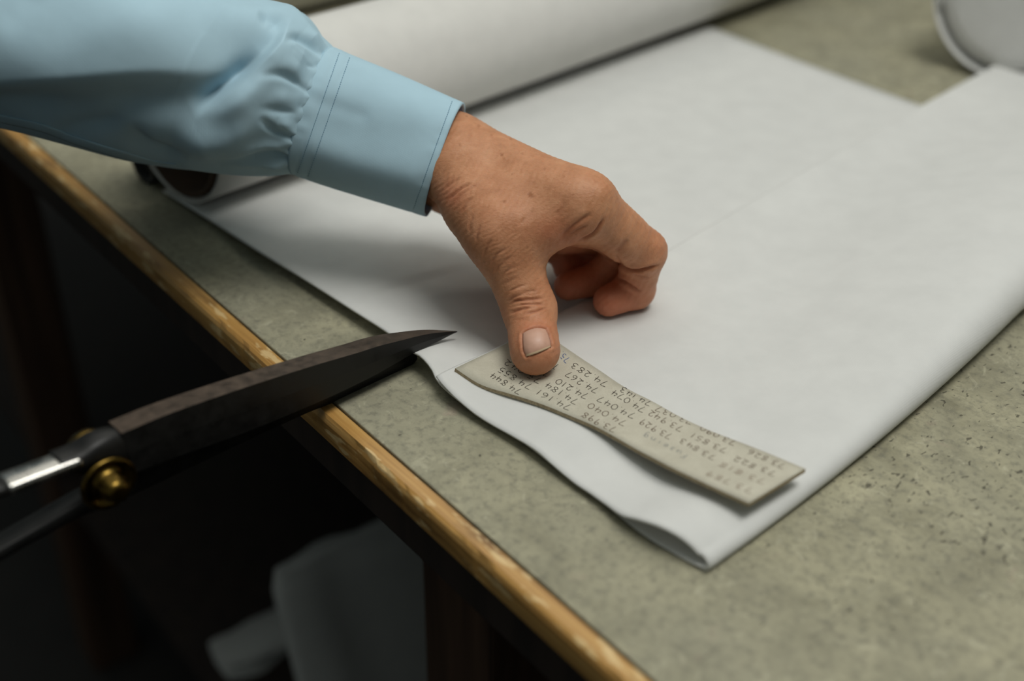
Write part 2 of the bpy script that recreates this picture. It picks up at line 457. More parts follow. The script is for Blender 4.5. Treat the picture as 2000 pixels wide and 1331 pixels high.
vs += [p + DDIR * 0.006 for p in vs]
fs = [tuple(range(n)), tuple(range(n, 2 * n))[::-1]] + [(j, (j + 1) % n, n + (j + 1) % n, n + j) for j in range(n)]
mesh_obj('end_plug', vs, fs, M_BLACKTUBE, tube, smooth=False)

# ------------------------------------------------------------------ the white cloth, folded double
cloth = empty('white_cloth', at(1100, 640, 0), 'white cotton cloth folded double, lying flat on the counter under the hand and card', 'cloth')
A_PX = [(1379, 1107), (1462, 1038), (1587, 950), (1700, 851), (1824, 741), (2000, 581)]
def fold_h(t):                             # height of the rolled fold, near -> far (metres along the fold)
    return 0.0065 + 0.026 * sstep(0.0, 0.34, t)
_ap = [at(x, y, z) for (x, y), z in zip(A_PX, (.003, .0045, .0065, .0095, .0125, .0160))]
A0 = _ap[0]
_al = np.concatenate([[0], np.cumsum([np.linalg.norm((b - a)[:2]) for a, b in zip(_ap[:-1], _ap[1:])])])
_adir = (_ap[-1] - _ap[1]); _adir[2] = 0; _adir /= np.linalg.norm(_adir)
_coef = [np.polyfit(_al, [p[k] for p in _ap], 2) for k in (0, 1)]
def a_line(t):
    t0 = min(t, _al[-1]); p = np.array([np.polyval(_coef[0], t0), np.polyval(_coef[1], t0), 0.0])
    return p + _adir * (t - t0)
# lower layer
near_low = [(318, 372, .0036), (421, 436, .0048), (505, 490, .0072), (589, 541, .0078), (700, 612, .0078), (759, 650, .0088), (806, 687, .0112), (820, 694, .0112), (832, 706, .0105), (843, 720, .0092), (856, 746, .0062),
            (905, 788, .0034), (1005, 850, .0028), (1100, 922, .0022), (1184, 985, .0018), (1242, 1032, .0016), (1281, 1059, .0014), (1321, 1082, .0013), (1360, 1103, .0018), (1379, 1108, .003)]
NL = np.array([at(*p) for p in near_low])
farL = at(1384, 50, .004); B1P = at(1810, 213, .004); fdir = (B1P - farL) / np.linalg.norm(B1P - farL)
nu, nv = 120, 60
nearc = spline(NL, nu)
seg = np.concatenate([[0], np.cumsum(np.linalg.norm(np.diff(nearc, axis=0), axis=1))]); seg /= seg[-1]
wfar = 0.43
vs = np.zeros((nu, nv, 3))
for i in range(nu):
    s = seg[i]
    Fp = farL + fdir * min(wfar * s / .53, 0.24) if s < .53 else farL + fdir * 0.24 + (a_line(0.46) - EDIR * .02 + UP * TOP - farL - fdir * 0.24) * ((s - .53) / .47)
    for j in range(nv):
        t = (j / (nv - 1)) ** 1.4
        p = nearc[i] * (1 - t) + Fp * t
        dist = t * 0.45
        edge = math.exp(-(dist / (0.055 if s < .42 else .032)) ** 2)
        base = SHEET if s < 0.5 else SHEET - (SHEET - 0.0015) * float(sstep(0.5, 0.62, s))
        farup = 0.0025 * float(sstep(0.86, 1.0, t)) * float(sstep(.1, .4, s)) * (1 if s < 0.6 else 0)
        p[2] = TOP + base + (nearc[i][2] - TOP - base) * edge + farup
        vs[i, j] = p
# tuck the start of the sheet up under the main roll
for j in range(nv):
    d = (vs[:, j] - (base1 - UP * base1[2])) @ SIDE
low = mesh_obj('lower_layer', vs.reshape(-1, 3), grid_faces(nu, nv), M_WHITE, cloth)
thick(low, 0.0009, 1)

# upper layer (flap): from its free edge B to the fold at A and round it
near_up = [(852, 737, .0098), (861, 749, .0092), (875, 764, .0080), (889, 778, .0066), (926, 809, .0044), (960, 831, .0040), (1005, 856, .0046), (1047, 882, .0052),
           (1084, 914, .0042), (1123, 946, .0034), (1150, 964, .0034), (1184, 988, .0040), (1215, 1009, .0056), (1250, 1019, .0088), (1289, 1032, .0110), (1321, 1048, .0104), (1347, 1067, .0085), (1364, 1085, .0064)]
NU = np.array([at(*p) for p in near_up])
nc = spline(NU, 150)
cl = np.concatenate([[0], np.cumsum(np.linalg.norm(np.diff(nc, axis=0), axis=1))]); cl /= cl[-1]
Bn = nc[0].copy()
Bdir = (at(1810, 213, .006) - Bn); Bdir[2] = 0; Lb = np.linalg.norm(Bdir); Bdir /= Lb
nv = 80; LEN = 0.66
rows = []
tt = (np.linspace(0, 1, nv) ** 1.25) * LEN
for t in tt:
    hA = fold_h(t); ra = hA / 2
    Ax = a_line(t)                          # outermost point of the fold
    row = []
    kk = np.clip(t / 0.09, 0, 1); near_w = math.exp(-(t / 0.030) ** 2)
    # straight plan line from B to A at this t
    Bt = Bn + Bdir * t * (Lb / 0.36 if False else 1.0)
    end_flat = Ax + (-EDIR) * (ra + 0.0)    # centre of the fold's curl
    for i in range(len(nc)):
        s = cl[i]
        plan_far = Bt * (1 - s) + end_flat * s
        off = nc[i] - (Bn * (1 - s) + (A0 - EDIR * fold_h(0) / 2) * s)
        off[2] = 0
        p = plan_far + off * near_w
        w = np.linalg.norm((plan_far - end_flat)[:2])      # distance from the fold
        puff_w = 0.045 + 0.10 * float(sstep(0.0, 0.35, t))
        lift = max(hA - 0.0062, 0.0) * float(1 - sstep(0.0, puff_w, w))
        z = 0.0062 + lift
        z += 0.0042 * float(sstep(0.06, 0.34, t)) * math.exp(-(s / 0.22) ** 2)
        zn = nc[i][2] - TOP
        p[2] = TOP + z * (1 - near_w) + zn * near_w
        row.append(p)
    # half-round curl
    zt = row[-1][2] - TOP
    for k in range(1, 15):
        a = math.pi / 2 - math.pi * k / 14
        rr = zt / 2
        p = end_flat + EDIR * (math.cos(a) * (ra + 0.0008)); p = np.array([p[0], p[1], TOP + rr + math.sin(a) * rr * 0.97])
        row.append(p)
    for k in range(1, 6):
        p = end_flat - EDIR * (0.006 * k); row.append(np.array([p[0], p[1], TOP + 0.0006 + 0.0001 * k]))
    rows.append(row)
ncol = len(rows[0])
FLAP_V = np.array(rows).reshape(-1, 3); FLAP_F = grid_faces(nv, ncol)
flap = mesh_obj('upper_layer', FLAP_V, FLAP_F, M_WHITE, cloth, label='upper folded-over layer with a wavy cut edge')
thick(flap, 0.0008, 1)
flap_bvh = BVHTree.FromPolygons([Vector(p) for p in FLAP_V], FLAP_F)

# ------------------------------------------------------------------ card with handwriting
card = empty('card_strip', at(1200, 810, 0.006), 'narrow grey card strip covered in handwritten numbers, held under the thumb', 'card')
top_px = [(1044, 638, .0098), (1094, 672, .0092), (1170, 724, .0085), (1220, 758, .0085), (1270, 782, .0092), (1327, 814, .0110), (1390, 843, .0130), (1474, 875, .0150), (1573, 916, .0170)]
bot_px = [(889, 733, .0082), (930, 751, .0082), (990, 768, .0082), (1050, 787, .0082), (1110, 811, .0088), (1170, 837, .0100), (1243, 878, .0130), (1306, 911, .0155), (1369, 941, .0165), (1463, 984, .0160)]
nu, nw = 60, 9
tp = spline([at(*p) for p in top_px], nu); bp = spline([at(*p) for p in bot_px], nu)
tv = np.array([[tp[i] * (1 - w) + bp[i] * w for w in np.linspace(0, 1, nw)] for i in range(nu)])
CT = 0.0017
for i in range(nu):                        # rest on the cloth, never in it
    for k in range(nw):
        h = flap_bvh.ray_cast(Vector((tv[i, k, 0], tv[i, k, 1], TOP + .1)), Vector((0, 0, -1)))
        if h[0] is not None: tv[i, k, 2] = max(tv[i, k, 2], h[0].z + 0.0009 + CT)
for _ in range(3):
    tv[1:-1] = (tv[:-2] + tv[2:] + 2 * tv[1:-1]) / 4
nrm = np.zeros_like(tv)
du = np.gradient(tv, axis=0); dw = np.gradient(tv, axis=1)
nrm = np.cross(du, dw); nrm /= np.linalg.norm(nrm, axis=2, keepdims=True)
if nrm[5, 4, 2] < 0: nrm = -nrm
topv = tv.reshape(-1, 3); botv = (tv - nrm * CT).reshape(-1, 3)
gf = grid_faces(nu, nw); nT = len(topv)
# orient upward
def fnorm(vv, f): return np.cross(vv[f[1]] - vv[f[0]], vv[f[2]] - vv[f[0]])
if fnorm(topv, gf[0])[2] < 0: gf = [q[::-1] for q in gf]
ring = [i * nw for i in range(nu)] + [(nu - 1) * nw + j for j in range(1, nw)] + [i * nw + nw - 1 for i in range(nu - 2, -1, -1)] + [j for j in range(nw - 2, 0, -1)]
ef = [(ring[k], ring[(k + 1) % len(ring)], nT + ring[(k + 1) % len(ring)], nT + ring[k]) for k in range(len(ring))]
allv = np.concatenate([topv, botv]); bf = [tuple(nT + i for i in q[::-1]) for q in gf]
if np.dot(fnorm(allv, ef[3]), allv[ef[3][0]] - allv.mean(0)) < 0: ef = [q[::-1] for q in ef]
co = mesh_obj('card_body', allv, gf + bf + ef, M_CARD, card, smooth=False)
co.data.materials.append(M_CARDEDGE)
for k, p in enumerate(co.data.polygons):
    if k >= 2 * len(gf): p.material_index = 1
    else: p.use_smooth = True
card_bvh = BVHTree.FromPolygons([Vector(p) for p in topv], gf)
CAMV = Vector(CAM)

G = {  # handwritten digits as strokes in a unit cell (x right, y up)
 '0': [[(.5, 1), (.15, .8), (.05, .4), (.25, .05), (.6, .05), (.9, .4), (.85, .8), (.5, 1)]],
 '1': [[(.55, 1), (.42, 0)]],
 '2': [[(.1, .75), (.3, 1), (.7, .95), (.75, .65), (.4, .25), (.08, .08), (.25, .25), (.5, .1), (.95, .02)]],
 '3': [[(.15, .9), (.5, 1), (.8, .82), (.6, .58), (.35, .52), (.7, .48), (.85, .22), (.55, 0), (.1, .1)]],
 '4': [[(.3, 1), (.05, .45), (.5, .45), (.95, .5)], [(.78, .95), (.62, .0)]],
 '5': [[(.25, .72), (.2, .5), (.55, .6), (.8, .35), (.6, .05), (.1, .02)], [(.3, .98), (.9, 1.02)]],
 '6': [[(.75, 1), (.3, .7), (.1, .25), (.4, 0), (.8, .2), (.65, .48), (.2, .35)]],
 '7': [[(.02, .92), (.85, .95), (.35, -.1)]],
 '8': [[(.75, .9), (.4, 1), (.15, .78), (.45, .52), (.8, .25), (.5, 0), (.12, .2), (.4, .5), (.85, .85), (1.0, 1.0)]],
 '9': [[(.8, .9), (.4, 1), (.12, .72), (.4, .5), (.8, .85), (.7, .4), (.5, -.1)]],
 '.': [[(.3, .04), (.42, .0)]], "'": [[(.3, 1.1), (.4, .95)]], '/': [[(.8, 1.05), (.2, -.1)]],
 'F': [[(.25, 1), (.15, 0)], [(.2, .98), (.95, 1.02)], [(.2, .55), (.7, .58)]],
 'u': [[(.05, .6), (.15, .1), (.45, .05), (.75, .6)], [(.75, .6), (.75, .0)]],
 's': [[(.7, .55), (.35, .6), (.3, .4), (.65, .25), (.5, 0), (.1, .05)]],
 'e': [[(.15, .3), (.7, .38), (.5, .6), (.15, .35), (.3, .02), (.75, .12)]],
 'i': [[(.4, .6), (.4, 0)], [(.42, .85), (.46, .9)]],
 'n': [[(.1, .6), (.15, 0)], [(.15, .35), (.45, .6), (.7, .45), (.72, 0)]],
 'g': [[(.75, .5), (.4, .62), (.15, .3), (.45, .05), (.75, .45)], [(.78, .6), (.7, -.3), (.3, -.45)]],
}
def on_card(x, y):
    d = Vector(ray(x, y)); d.normalize()
    h = card_bvh.ray_cast(CAMV, d)
    return (None, None) if h[0] is None else (np.array(h[0]), np.array(h[1]))
def write(text, start, end, up, mat, w=1.35, slant=0.0, label=None):
    """start/end: photo pixel centres of the first and last characters; up: the glyphs' up vector in pixels"""
    start, end, up = np.array(start, float), np.array(end, float), np.array(up, float)
    wid = [0.45 if c in ".'" else 0.7 if c == '1' else 1.0 for c in text]
    pos = np.cumsum(wid) - np.array(wid) / 2
    span = pos[-1] - pos[0] if len(text) > 1 else 1
    adv = (end - start) / span
    vs, fs = [], []
    for c, q in zip(text, pos):
        cen = start + adv * (q - pos[0])
        jit = rng.normal(0, 0.035, 2)
        for st in G[c]:
            st = np.array(st, float)
            pts = spline(st, max(3, 4 * len(st))) if len(st) > 2 else spline(st, 4)
            px = cen + np.outer(pts[:, 0] - 0.5 + jit[0] + slant * (pts[:, 1] - .5), adv * (0.80 if c not in ".'" else .6)) + np.outer(pts[:, 1] - 0.5 + jit[1], up)
            P3 = []
            for a in px:
                h, nn = on_card(*a)
                if h is None: P3.append(None)
                else: P3.append((h + nn * (0.00006 if nn[2] > 0 else -0.00006), nn))
            run = []
            def flush():
                if len(run) > 1:
                    b0 = len(vs)
                    for i, (h, nn) in enumerate(run):
                        ta = run[min(i + 1, len(run) - 1)][0] - run[max(i - 1, 0)][0]
                        ta = ta / (np.linalg.norm(ta) + 1e-12)
                        sd = np.cross(nn, ta); ww = w * 0.00012 * (1 + 0.25 * math.sin(i * 1.7))
                        for q2 in (h + sd * ww, h - sd * ww): vs.append(q2)
                    for i in range(len(run) - 1):
                        fs.append((b0 + 2 * i, b0 + 2 * i + 1, b0 + 2 * i + 3, b0 + 2 * i + 2))
                run.clear()
            for q3 in P3:
                if q3 is None: flush()
                else: run.append(q3)
            flush()
    if fs: mesh_obj('handwritten_number' if text[0] in '0123456789' else 'handwritten_word', vs, fs, mat, card, smooth=False, label=label)
def z2(x, y): return (870 + x * .2, 640 + y * .2)
def z3(x, y): return (1180 + x * .21, 780 + y * .21)
UPA, UPB = (-7.6, 9.0), (-7.0, 8.0)
for tx, a, b in (('74.844', (712, 622), (468, 472)), ('74.855', (808, 577), (548, 418)), ('75.042', (900, 515), (615, 345)), ("75.1", (985, 452), (900, 415)),
                 ('75.1', (1072, 388), (1005, 365)), ('74.161', (1190, 780), (908, 632)), ('74.184', (1262, 718), (1010, 570)),
                 ('74.210', (1366, 668), (1105, 530)), ('74.267', (1458, 612), (1200, 462)), ('74.283', (1548, 548), (1260, 378)),
                 ('74.047', (1816, 858), (1515, 705)), ('74.074', (1916, 800), (1655, 640)), ('74.143', (1985, 738), (1740, 610))):
    write(tx, z2(*a), z2(*b), UPA, M_INK)
write('75.', z2(1182, 322), z2(1130, 255), UPA, M_INKB, label='number in blue ink beside the thumb')
for tx, a, b in (('73.998', (1632, 998), (1362, 860)), ('74.040', (1728, 930), (1425, 770))):
    write(tx, z2(*a), z2(*b), UPA, M_INK2)
for tx, a, b in (('73.929', (600, 345), (355, 215)), ('73.942', (700, 275), (440, 135)), ('73.037', (795, 212), (510, 95))):
    write(tx, z3(*a), z3(*b), UPA, M_INK2)
for tx, a, b in (('73.843', (1000, 540), (735, 395)), ('73.851', (1110, 475), (828, 340)), ('73.090', (1190, 405), (925, 275))):
    write(tx, z3(*a), z3(*b), UPB, M_INK2)
write('Fuseing', z3(745, 525), z3(385, 345), UPB, M_PENCIL, label='faint pencilled word')
for tx, a, b in (('73.822', (1560, 690), (1240, 560)), ('73.826', (1650, 620), (1365, 495))):
    write(tx, z3(*a), z3(*b), UPB, M_INK2)
for tx, a, b in (('73.789', (1340, 850), (985, 700)), ('73.818', (1460, 765), (1110, 615))):
    write(tx, z3(*a), z3(*b), UPB, M_INK3)

# ------------------------------------------------------------------ tailor's shears, standing on edge across the counter edge
TIPP = at(893, 648, 0.012)
SA = math.radians(44.0); SDIR = np.array([math.cos(SA), math.sin(SA), 0]); SNRM = np.array([math.sin(SA), -math.cos(SA), 0])   # towards the camera
shears = empty('shears', at(652, 788, 0.0), 'large old dark-looking steel tailor shears with brass pivot nut, cutting into the cloth', 'scissors')
def onS(x, y, off=0.0): return atp(x, y, TIPP + SNRM * off, SNRM)
def ribbon_solid(name, upper, lower, off0, t_of, mat, n=60, edge_thin=0.0006, mats=None, label=None, wedge=True):
    """a blade: px outline of its camera-side face (upper / lower edge), off0 its plane, t_of(u) thickness at the spine, ground thin at the lower edge"""
    U_ = spline([onS(*p, off0) for p in upper], n); L_ = spline([onS(*p, off0) for p in lower], n)
    vs = []
    for i in range(n):
        t = t_of(i / (n - 1)); te = min(edge_thin, t) if wedge else t
        mid = U_[i] * 0.5 + L_[i] * 0.5
        vs += [U_[i], mid + SNRM * 0.0004, L_[i], L_[i] - SNRM * te, U_[i] * 0.5 + L_[i] * 0.5 - SNRM * (t * 0.72 if wedge else t), U_[i] - SNRM * t]
    fs = grid_faces(n, 6, True) + [tuple(range(6)), tuple(range((n - 1) * 6, n * 6))[::-1]]
    o = mesh_obj(name, vs, fs, mat, shears, smooth=False, label=label)
    if mats:
        o.data.materials.append(mats)
        for k, p in enumerate(o.data.polygons):
            if k < (n - 1) * 6 and k % 6 == 5: p.material_index = 1
    bm = bmesh.new(); bm.from_mesh(o.data); bmesh.ops.recalc_face_normals(bm, faces=bm.faces); bm.to_mesh(o.data); bm.free()
    return o
bl = ribbon_solid('upper_blade',
    [(893, 647.5), (875, 648.5), (835, 653), (781, 666), (741, 676), (700, 689), (611, 715), (470, 760), (329, 809), (237, 847)],
    [(893, 648.5), (880, 655), (855, 668), (811, 689), (775, 709), (724, 738), (620, 787), (480, 845), (340, 895), (262, 925)],
    0.0, lambda u: float(np.interp(u, [0, .04, .07, .14, .22, .3, 1], [.0003, .0019, .0035, .0060, .0086, .0092, .0098])), M_BLADE, mats=M_SPINE, label='upper blade, face coloured dark as shaded, spine coloured brown as top-lit')
bevel(bl, 0.0004, 2)
bl2 = ribbon_solid('lower_blade',
    [(812, 684), (780, 690), (724, 706), (620, 745), (480, 795), (330, 850), (230, 885)],
    [(816, 702), (798, 722), (724, 753), (652, 787), (600, 808), (470, 868), (330, 935), (225, 985)],
    -0.0070, lambda u: 0.0015 + 0.0045 * float(sstep(0, .4, u)), M_BLADE, edge_thin=0.003, label='dark-looking lower blade resting on the counter')
bevel(bl2, 0.0004, 2)
# bolster, shanks
def bar(name, pts, mat, label=None):       # pts: (x, y, off, half height px, half depth)
    rings = []
    P = spline(pts, 30)
    for k, (x, y, off, hh, hd) in enumerate(P):
        a, b = P[max(k - 1, 0)], P[min(k + 1, len(P) - 1)]
        d = np.array([b[0] - a[0], b[1] - a[1]]); d /= np.linalg.norm(d); nn = np.array([-d[1], d[0]])
        for an in np.linspace(0, 2 * math.pi, 16, endpoint=False):
            c, s = math.cos(an), math.sin(an); c = math.copysign(abs(c) ** .6, c); s = math.copysign(abs(s) ** .6, s)
            rings.append(onS(x + nn[0] * hh * c, y + nn[1] * hh * c, off) + SNRM * hd * s)
    fs = grid_faces(30, 16, True) + [tuple(range(16)), tuple(range(29 * 16, 30 * 16))[::-1]]
    o = mesh_obj(name, rings, fs, mat, shears, label=label)
    bm = bmesh.new(); bm.from_mesh(o.data); bmesh.ops.recalc_face_normals(bm, faces=bm.faces); bm.to_mesh(o.data); bm.free()
    return o
bar('bolster', [(262, 880, -.0045, 40, .0042), (225, 872, -.0045, 34, .005), (190, 878, -.0045, 28, .006), (150, 893, -.0045, 18, .006), (110, 905, -.0045, 15, .0055)], M_BLADE, 'dark-looking bolster')
bar('handle_shank', [(150, 893, -.0035, 11, .0052), (80, 920, -.0035, 11.5, .0052), (10, 947, -.0035, 12, .0052)], M_STEEL, 'bare steel shank with a bright face')
bar('handle_loop', [(10, 947, -.0035, 11, .005), (-60, 968, -.0035, 12, .005), (-150, 975, -.0035, 12, .0055), (-260, 950, -.0035, 12, .0055), (-330, 890, -.0035, 12, .0055)], M_BLADE)
bar('handle_loop', [(230, 950, -.0120, 26, .0045), (150, 985, -.0120, 16, .005), (50, 1040, -.0120, 13, .005), (-60, 1100, -.0120, 13, .005), (-220, 1160, -.0120, 13, .005), (-330, 1120, -.0120, 13, .005)], M_BLADE)
def lathe(name, px, prof, mat, label=None, off=0.0, seg=40):   # turned about SNRM through a pixel
    c = onS(*px, off); ax1 = SDIR; ax2 = UP; vs = []
    for (r, h) in prof:
        for j in range(seg):
            a = 2 * math.pi * j / seg; vs.append(c + ax1 * math.cos(a) * r + ax2 * math.sin(a) * r + SNRM * h)
    fs = grid_faces(len(prof), seg, True) + [tuple(range((len(prof) - 1) * seg, len(prof) * seg))]
    return mesh_obj(name, vs, fs, mat, shears, label=label)
lathe('pivot_nut', (213, 945), [(.0002, -.001), (.0100, -.001), (.0106, -.0006), (.0106, .0004), (.0098, .0010), (.0084, .0008), (.0074, -.0004), (.0060, -.0006), (.0056, .0030), (.0046, .0062), (.0038, .0078), (.0026, .0082), (.0004, .0083)], M_BRASS, 'round brass pivot nut with washer', off=0.0035)
lathe('pivot_nut', (170, 880), [(.0002, .003), (.0085, .003), (.0090, .001), (.0086, -.001), (.0060, -.002), (.0050, -.0045), (.0004, -.005)], M_BRASS, 'brass nut behind the bolster', off=-0.0115)

# ------------------------------------------------------------------ the person: hand, wrist, shirt sleeve
person = empty('person', at(870, 400, 0.03), 'person in a light blue shirt, left hand pressing the card down with the thumb', 'person')
J = dict(tip=at(1045, 683, .0192), ip=at(1034, 604, .0272), mcp=at(978, 458, .0570), cmc=at(896, 345, .0700), wr=at(880, 302, .0720),
         imcp=at(1140, 397, .0705), ipip=at(1256, 492, .0405), idip=at(1241, 566, .0165), itip=at(1189, 588, .0146))
J['mmcp'] = J['imcp'] + np.array([.003, .020, -.0135]); J['rmcp'] = J['imcp'] + np.array([-.003, .038, -.027]); J['lmcp'] = J['imcp'] + np.array([-.012, .053, -.040])
J['mtip'] = at(1110, 559, .0143); J['mdip'] = at(1168, 545, .0150)
J['mpip'] = J['ipip'] + np.array([-.003, .022, -.010])
J['rtip'] = J['mtip'] + np.array([.000, .016, .0005]); J['rdip'] = J['mdip'] + np.array([-.004, .017, .001]); J['rpip'] = J['mpip'] + np.array([-.010, .016, -.004])
J['ltip'] = J['rtip'] + np.array([-.002, .014, -.001]); J['ldip'] = J['rdip'] + np.array([-.010, .014, -.001]); J['lpip'] = J['rpip'] + np.array([-.014, .012, -.004])
elbow = atd(-900, -250, 0.54); fore = atd(560, 190, 0.54)
uln = np.array([.002, .020, -.0135])
wr_r = J['wr'] + np.array([-.002, -.006, .002]); wr_u = J['wr'] + uln * 0.75
PALM_D = np.array([-.012, .004, -.018])     # palmar direction, away from the knuckles
def cone(P, a, b, ra, rb):
    ba = b - a; t = np.clip(((P - a) @ ba) / (ba @ ba), 0, 1)
    return np.linalg.norm(P - a - t[:, None] * ba, axis=1) - (ra + (rb - ra) * t)
def smin(a, b, k):
    h = np.maximum(k - np.abs(a - b), 0) / k
    return np.minimum(a, b) - h * h * k * 0.25
def hand_sdf(P):
    P = np.asarray(P)
    j = J
    d = cone(P, wr_r, fore + uln * -0.1, .0166, .0172)
    d = smin(d, cone(P, wr_u, fore + uln * 0.75, .0158, .0165), .012)
    # metacarpals
    d = smin(d, cone(P, wr_r + np.array([.004, .004, .001]), j['imcp'], .0165, .0125), .012)
    d = smin(d, cone(P, j['wr'] + uln * .3, j['mmcp'], .0160, .0120), .010)
    d = smin(d, cone(P, wr_u, j['rmcp'], .0150, .0115), .010)
    d = smin(d, cone(P, wr_u + uln * .2, j['lmcp'], .0150, .0110), .010)
    # palm mass
    for m_ in ('mmcp', 'rmcp', 'lmcp'):
        d = smin(d, cone(P, wr_u + PALM_D * .5, j[m_] + PALM_D * .35, .0130, .0095), .010)
    # thumb metacarpal and thenar
    d = smin(d, cone(P, j['cmc'], j['mcp'], .0150, .0128), .012)
    d = smin(d, cone(P, j['cmc'] + np.array([.006, .010, -.006]), j['mcp'] + np.array([.006, .012, -.004]), .0150, .0110), .010)
    # first web
    w1 = at(1050, 446, .0605); w2 = at(1118, 414, .0660)
    d = smin(d, cone(P, j['cmc'] * .45 + j['mcp'] * .55, at(1085, 405, .0680), .0135, .0130), .014)
    d = smin(d, cone(P, j['mcp'], w1, .0115, .0085), .012)
    d = smin(d, cone(P, w1, w2, .0085, .0095), .010)
    d = smin(d, cone(P, w1 + np.array([0, .012, -.002]), w2 + np.array([0, .012, -.006]), .010, .010), .010)
    # thumb
    th = cone(P, j['mcp'], j['ip'], .0128, .0104)
    th = smin(th, cone(P, j['mcp'] * .5 + j['ip'] * .5, j['ip'], .0102, .0108), .006)
    ax = (j['tip'] - j['ip']) / np.linalg.norm(j['tip'] - j['ip'])
    sd = np.cross(ax, UP); sd /= np.linalg.norm(sd)
    th = smin(th, cone(P, j['ip'], j['tip'] + sd * .0012, .0100, .0094), .004)
    th = smin(th, cone(P, j['ip'], j['tip'] - sd * .0012, .0100, .0094), .004)
    th = smin(th, cone(P, j['ip'] * .25 + j['tip'] * .75 - UP * .0012, j['tip'] + ax * .0004 - UP * .0016, .0088, .0084), .004)
    d = smin(d, th, .010)
    # fingers
    def finger(mc, pp, dd, tt, r):
        a = cone(P, mc, pp, r[0], r[1])
        a = smin(a, cone(P, mc * .55 + pp * .45 - UP * .0004, mc * .35 + pp * .65 - UP * .0004, r[1] * .93, r[1] * .9), .004)
        b = cone(P, pp, dd, r[1] * .95, r[2]); c = cone(P, dd, tt, r[2], r[3])
        return smin(smin(a, b, .0035), c, .0025)
    fi = finger(j['imcp'], j['ipip'], j['idip'], j['itip'], (.0126, .0106, .0091, .0074))
    fm = finger(j['mmcp'], j['mpip'], j['mdip'], j['mtip'], (.0120, .0098, .0084, .0070))
    fr = finger(j['rmcp'], j['rpip'], j['rdip'], j['rtip'], (.0112, .0092, .0080, .0066))
    ff = finger(j['lmcp'], j['lpip'], j['ldip'], j['ltip'], (.0100, .0082, .0072, .0060))
    fing = smin(smin(smin(fi, fm, .0012), fr, .0012), ff, .0012)
    # fingers join the palm softly only near the knuckles
    dk = np.minimum.reduce([np.linalg.norm(P - j[q], axis=1) for q in ('imcp', 'mmcp', 'rmcp', 'lmcp')])
    soft = smin(d, fing, .008); hard = np.minimum(d, fing)
    w = sstep(.018, .030, dk)
    return soft * (1 - w) + hard * w
def surface_nets(fn, lo, hi, h):
    n = np.ceil((hi - lo) / h).astype(int) + 1
    ax = [lo[i] + h * np.arange(n[i]) for i in range(3)]
    vol = np.empty(n)
    yz = np.stack(np.meshgrid(ax[1], ax[2], indexing='ij'), -1).reshape(-1, 2)
    # coarse cull: evaluate in x slabs
    for i in range(n[0]):
        P = np.concatenate([np.full((len(yz), 1), ax[0][i]), yz], 1)
        vol[i] = fn(P).reshape(n[1], n[2])
    s = vol < 0
    cs = np.zeros(n - 1, int)
    for a in (0, 1):
        for b in (0, 1):
            for c in (0, 1): cs += s[a:n[0] - 1 + a, b:n[1] - 1 + b, c:n[2] - 1 + c]
    act = (cs > 0) & (cs < 8)
    idx = -np.ones(n - 1, int); ids = np.argwhere(act); idx[act] = np.arange(len(ids))
    acc = np.zeros((len(ids), 3)); cnt = np.zeros(len(ids))
    cor = [(a, b, c) for a in (0, 1) for b in (0, 1) for c in (0, 1)]
    for p in cor:
        for q in cor:
            if sum(abs(p[i] - q[i]) for i in range(3)) == 1 and p < q:
                va = vol[ids[:, 0] + p[0], ids[:, 1] + p[1], ids[:, 2] + p[2]]; vb = vol[ids[:, 0] + q[0], ids[:, 1] + q[1], ids[:, 2] + q[2]]
                m = (va < 0) != (vb < 0); t = np.where(m, va / np.where(m, va - vb, 1), 0)
                pos = np.array(p) + t[:, None] * (np.array(q) - np.array(p))
                acc[m] += pos[m]; cnt[m] += 1
    V = lo + h * (ids + acc / cnt[:, None])
    F = []
    for axn in range(3):
        sl0 = [slice(None)] * 3; sl1 = [slice(None)] * 3; sl0[axn] = slice(0, -1); sl1[axn] = slice(1, None)
        a, b = s[tuple(sl0)], s[tuple(sl1)]; e = np.argwhere(a != b)
        o1, o2 = [k for k in range(3) if k != axn]
        ok = (e[:, o1] > 0) & (e[:, o2] > 0) & (e[:, o1] < n[o1] - 1) & (e[:, o2] < n[o2] - 1); e = e[ok]
        def cell(d1, d2):
            c = e.copy(); c[:, o1] -= d1; c[:, o2] -= d2; return idx[c[:, 0], c[:, 1], c[:, 2]]
        q = np.stack([cell(1, 1), cell(0, 1), cell(0, 0), cell(1, 0)], 1)
        fl_ = a[e[:, 0], e[:, 1], e[:, 2]] ^ (axn == 1)
        q[~fl_] = q[~fl_][:, ::-1]
        F.append(q)
    return V, np.concatenate(F)
allj = np.array([J[k] for k in J] + [atd(760, 255, .54)])
lo = allj.min(0) - .024; hi = allj.max(0) + .024; lo[0] = atd(770, 255, .54)[0] - .02
V, Fq = surface_nets(hand_sdf, lo, hi, 0.0019)
# one subdivision, then pull every vertex onto the surface
me = bpy.data.meshes.new('tmp'); me.from_pydata(V.tolist(), [], Fq.tolist()); me.validate()
bm = bmesh.new(); bm.from_mesh(me)
bmesh.ops.subdivide_edges(bm, edges=bm.edges[:], cuts=2, use_grid_fill=True)
bm.verts.index_update()
V = np.array([v.co[:] for v in bm.verts]); Fq = [tuple(v.index for v in f.verts) for f in bm.faces]; bm.free()
bpy.data.meshes.remove(me)
def grad(P, e=2e-4):
    g = np.stack([hand_sdf(P + np.eye(3)[i] * e) - hand_sdf(P - np.eye(3)[i] * e) for i in range(3)], 1)
    return g / (np.linalg.norm(g, axis=1, keepdims=True) + 1e-9)
for it in range(2):
    g = grad(V); V = V - g * hand_sdf(V)[:, None]
Nn = grad(V)
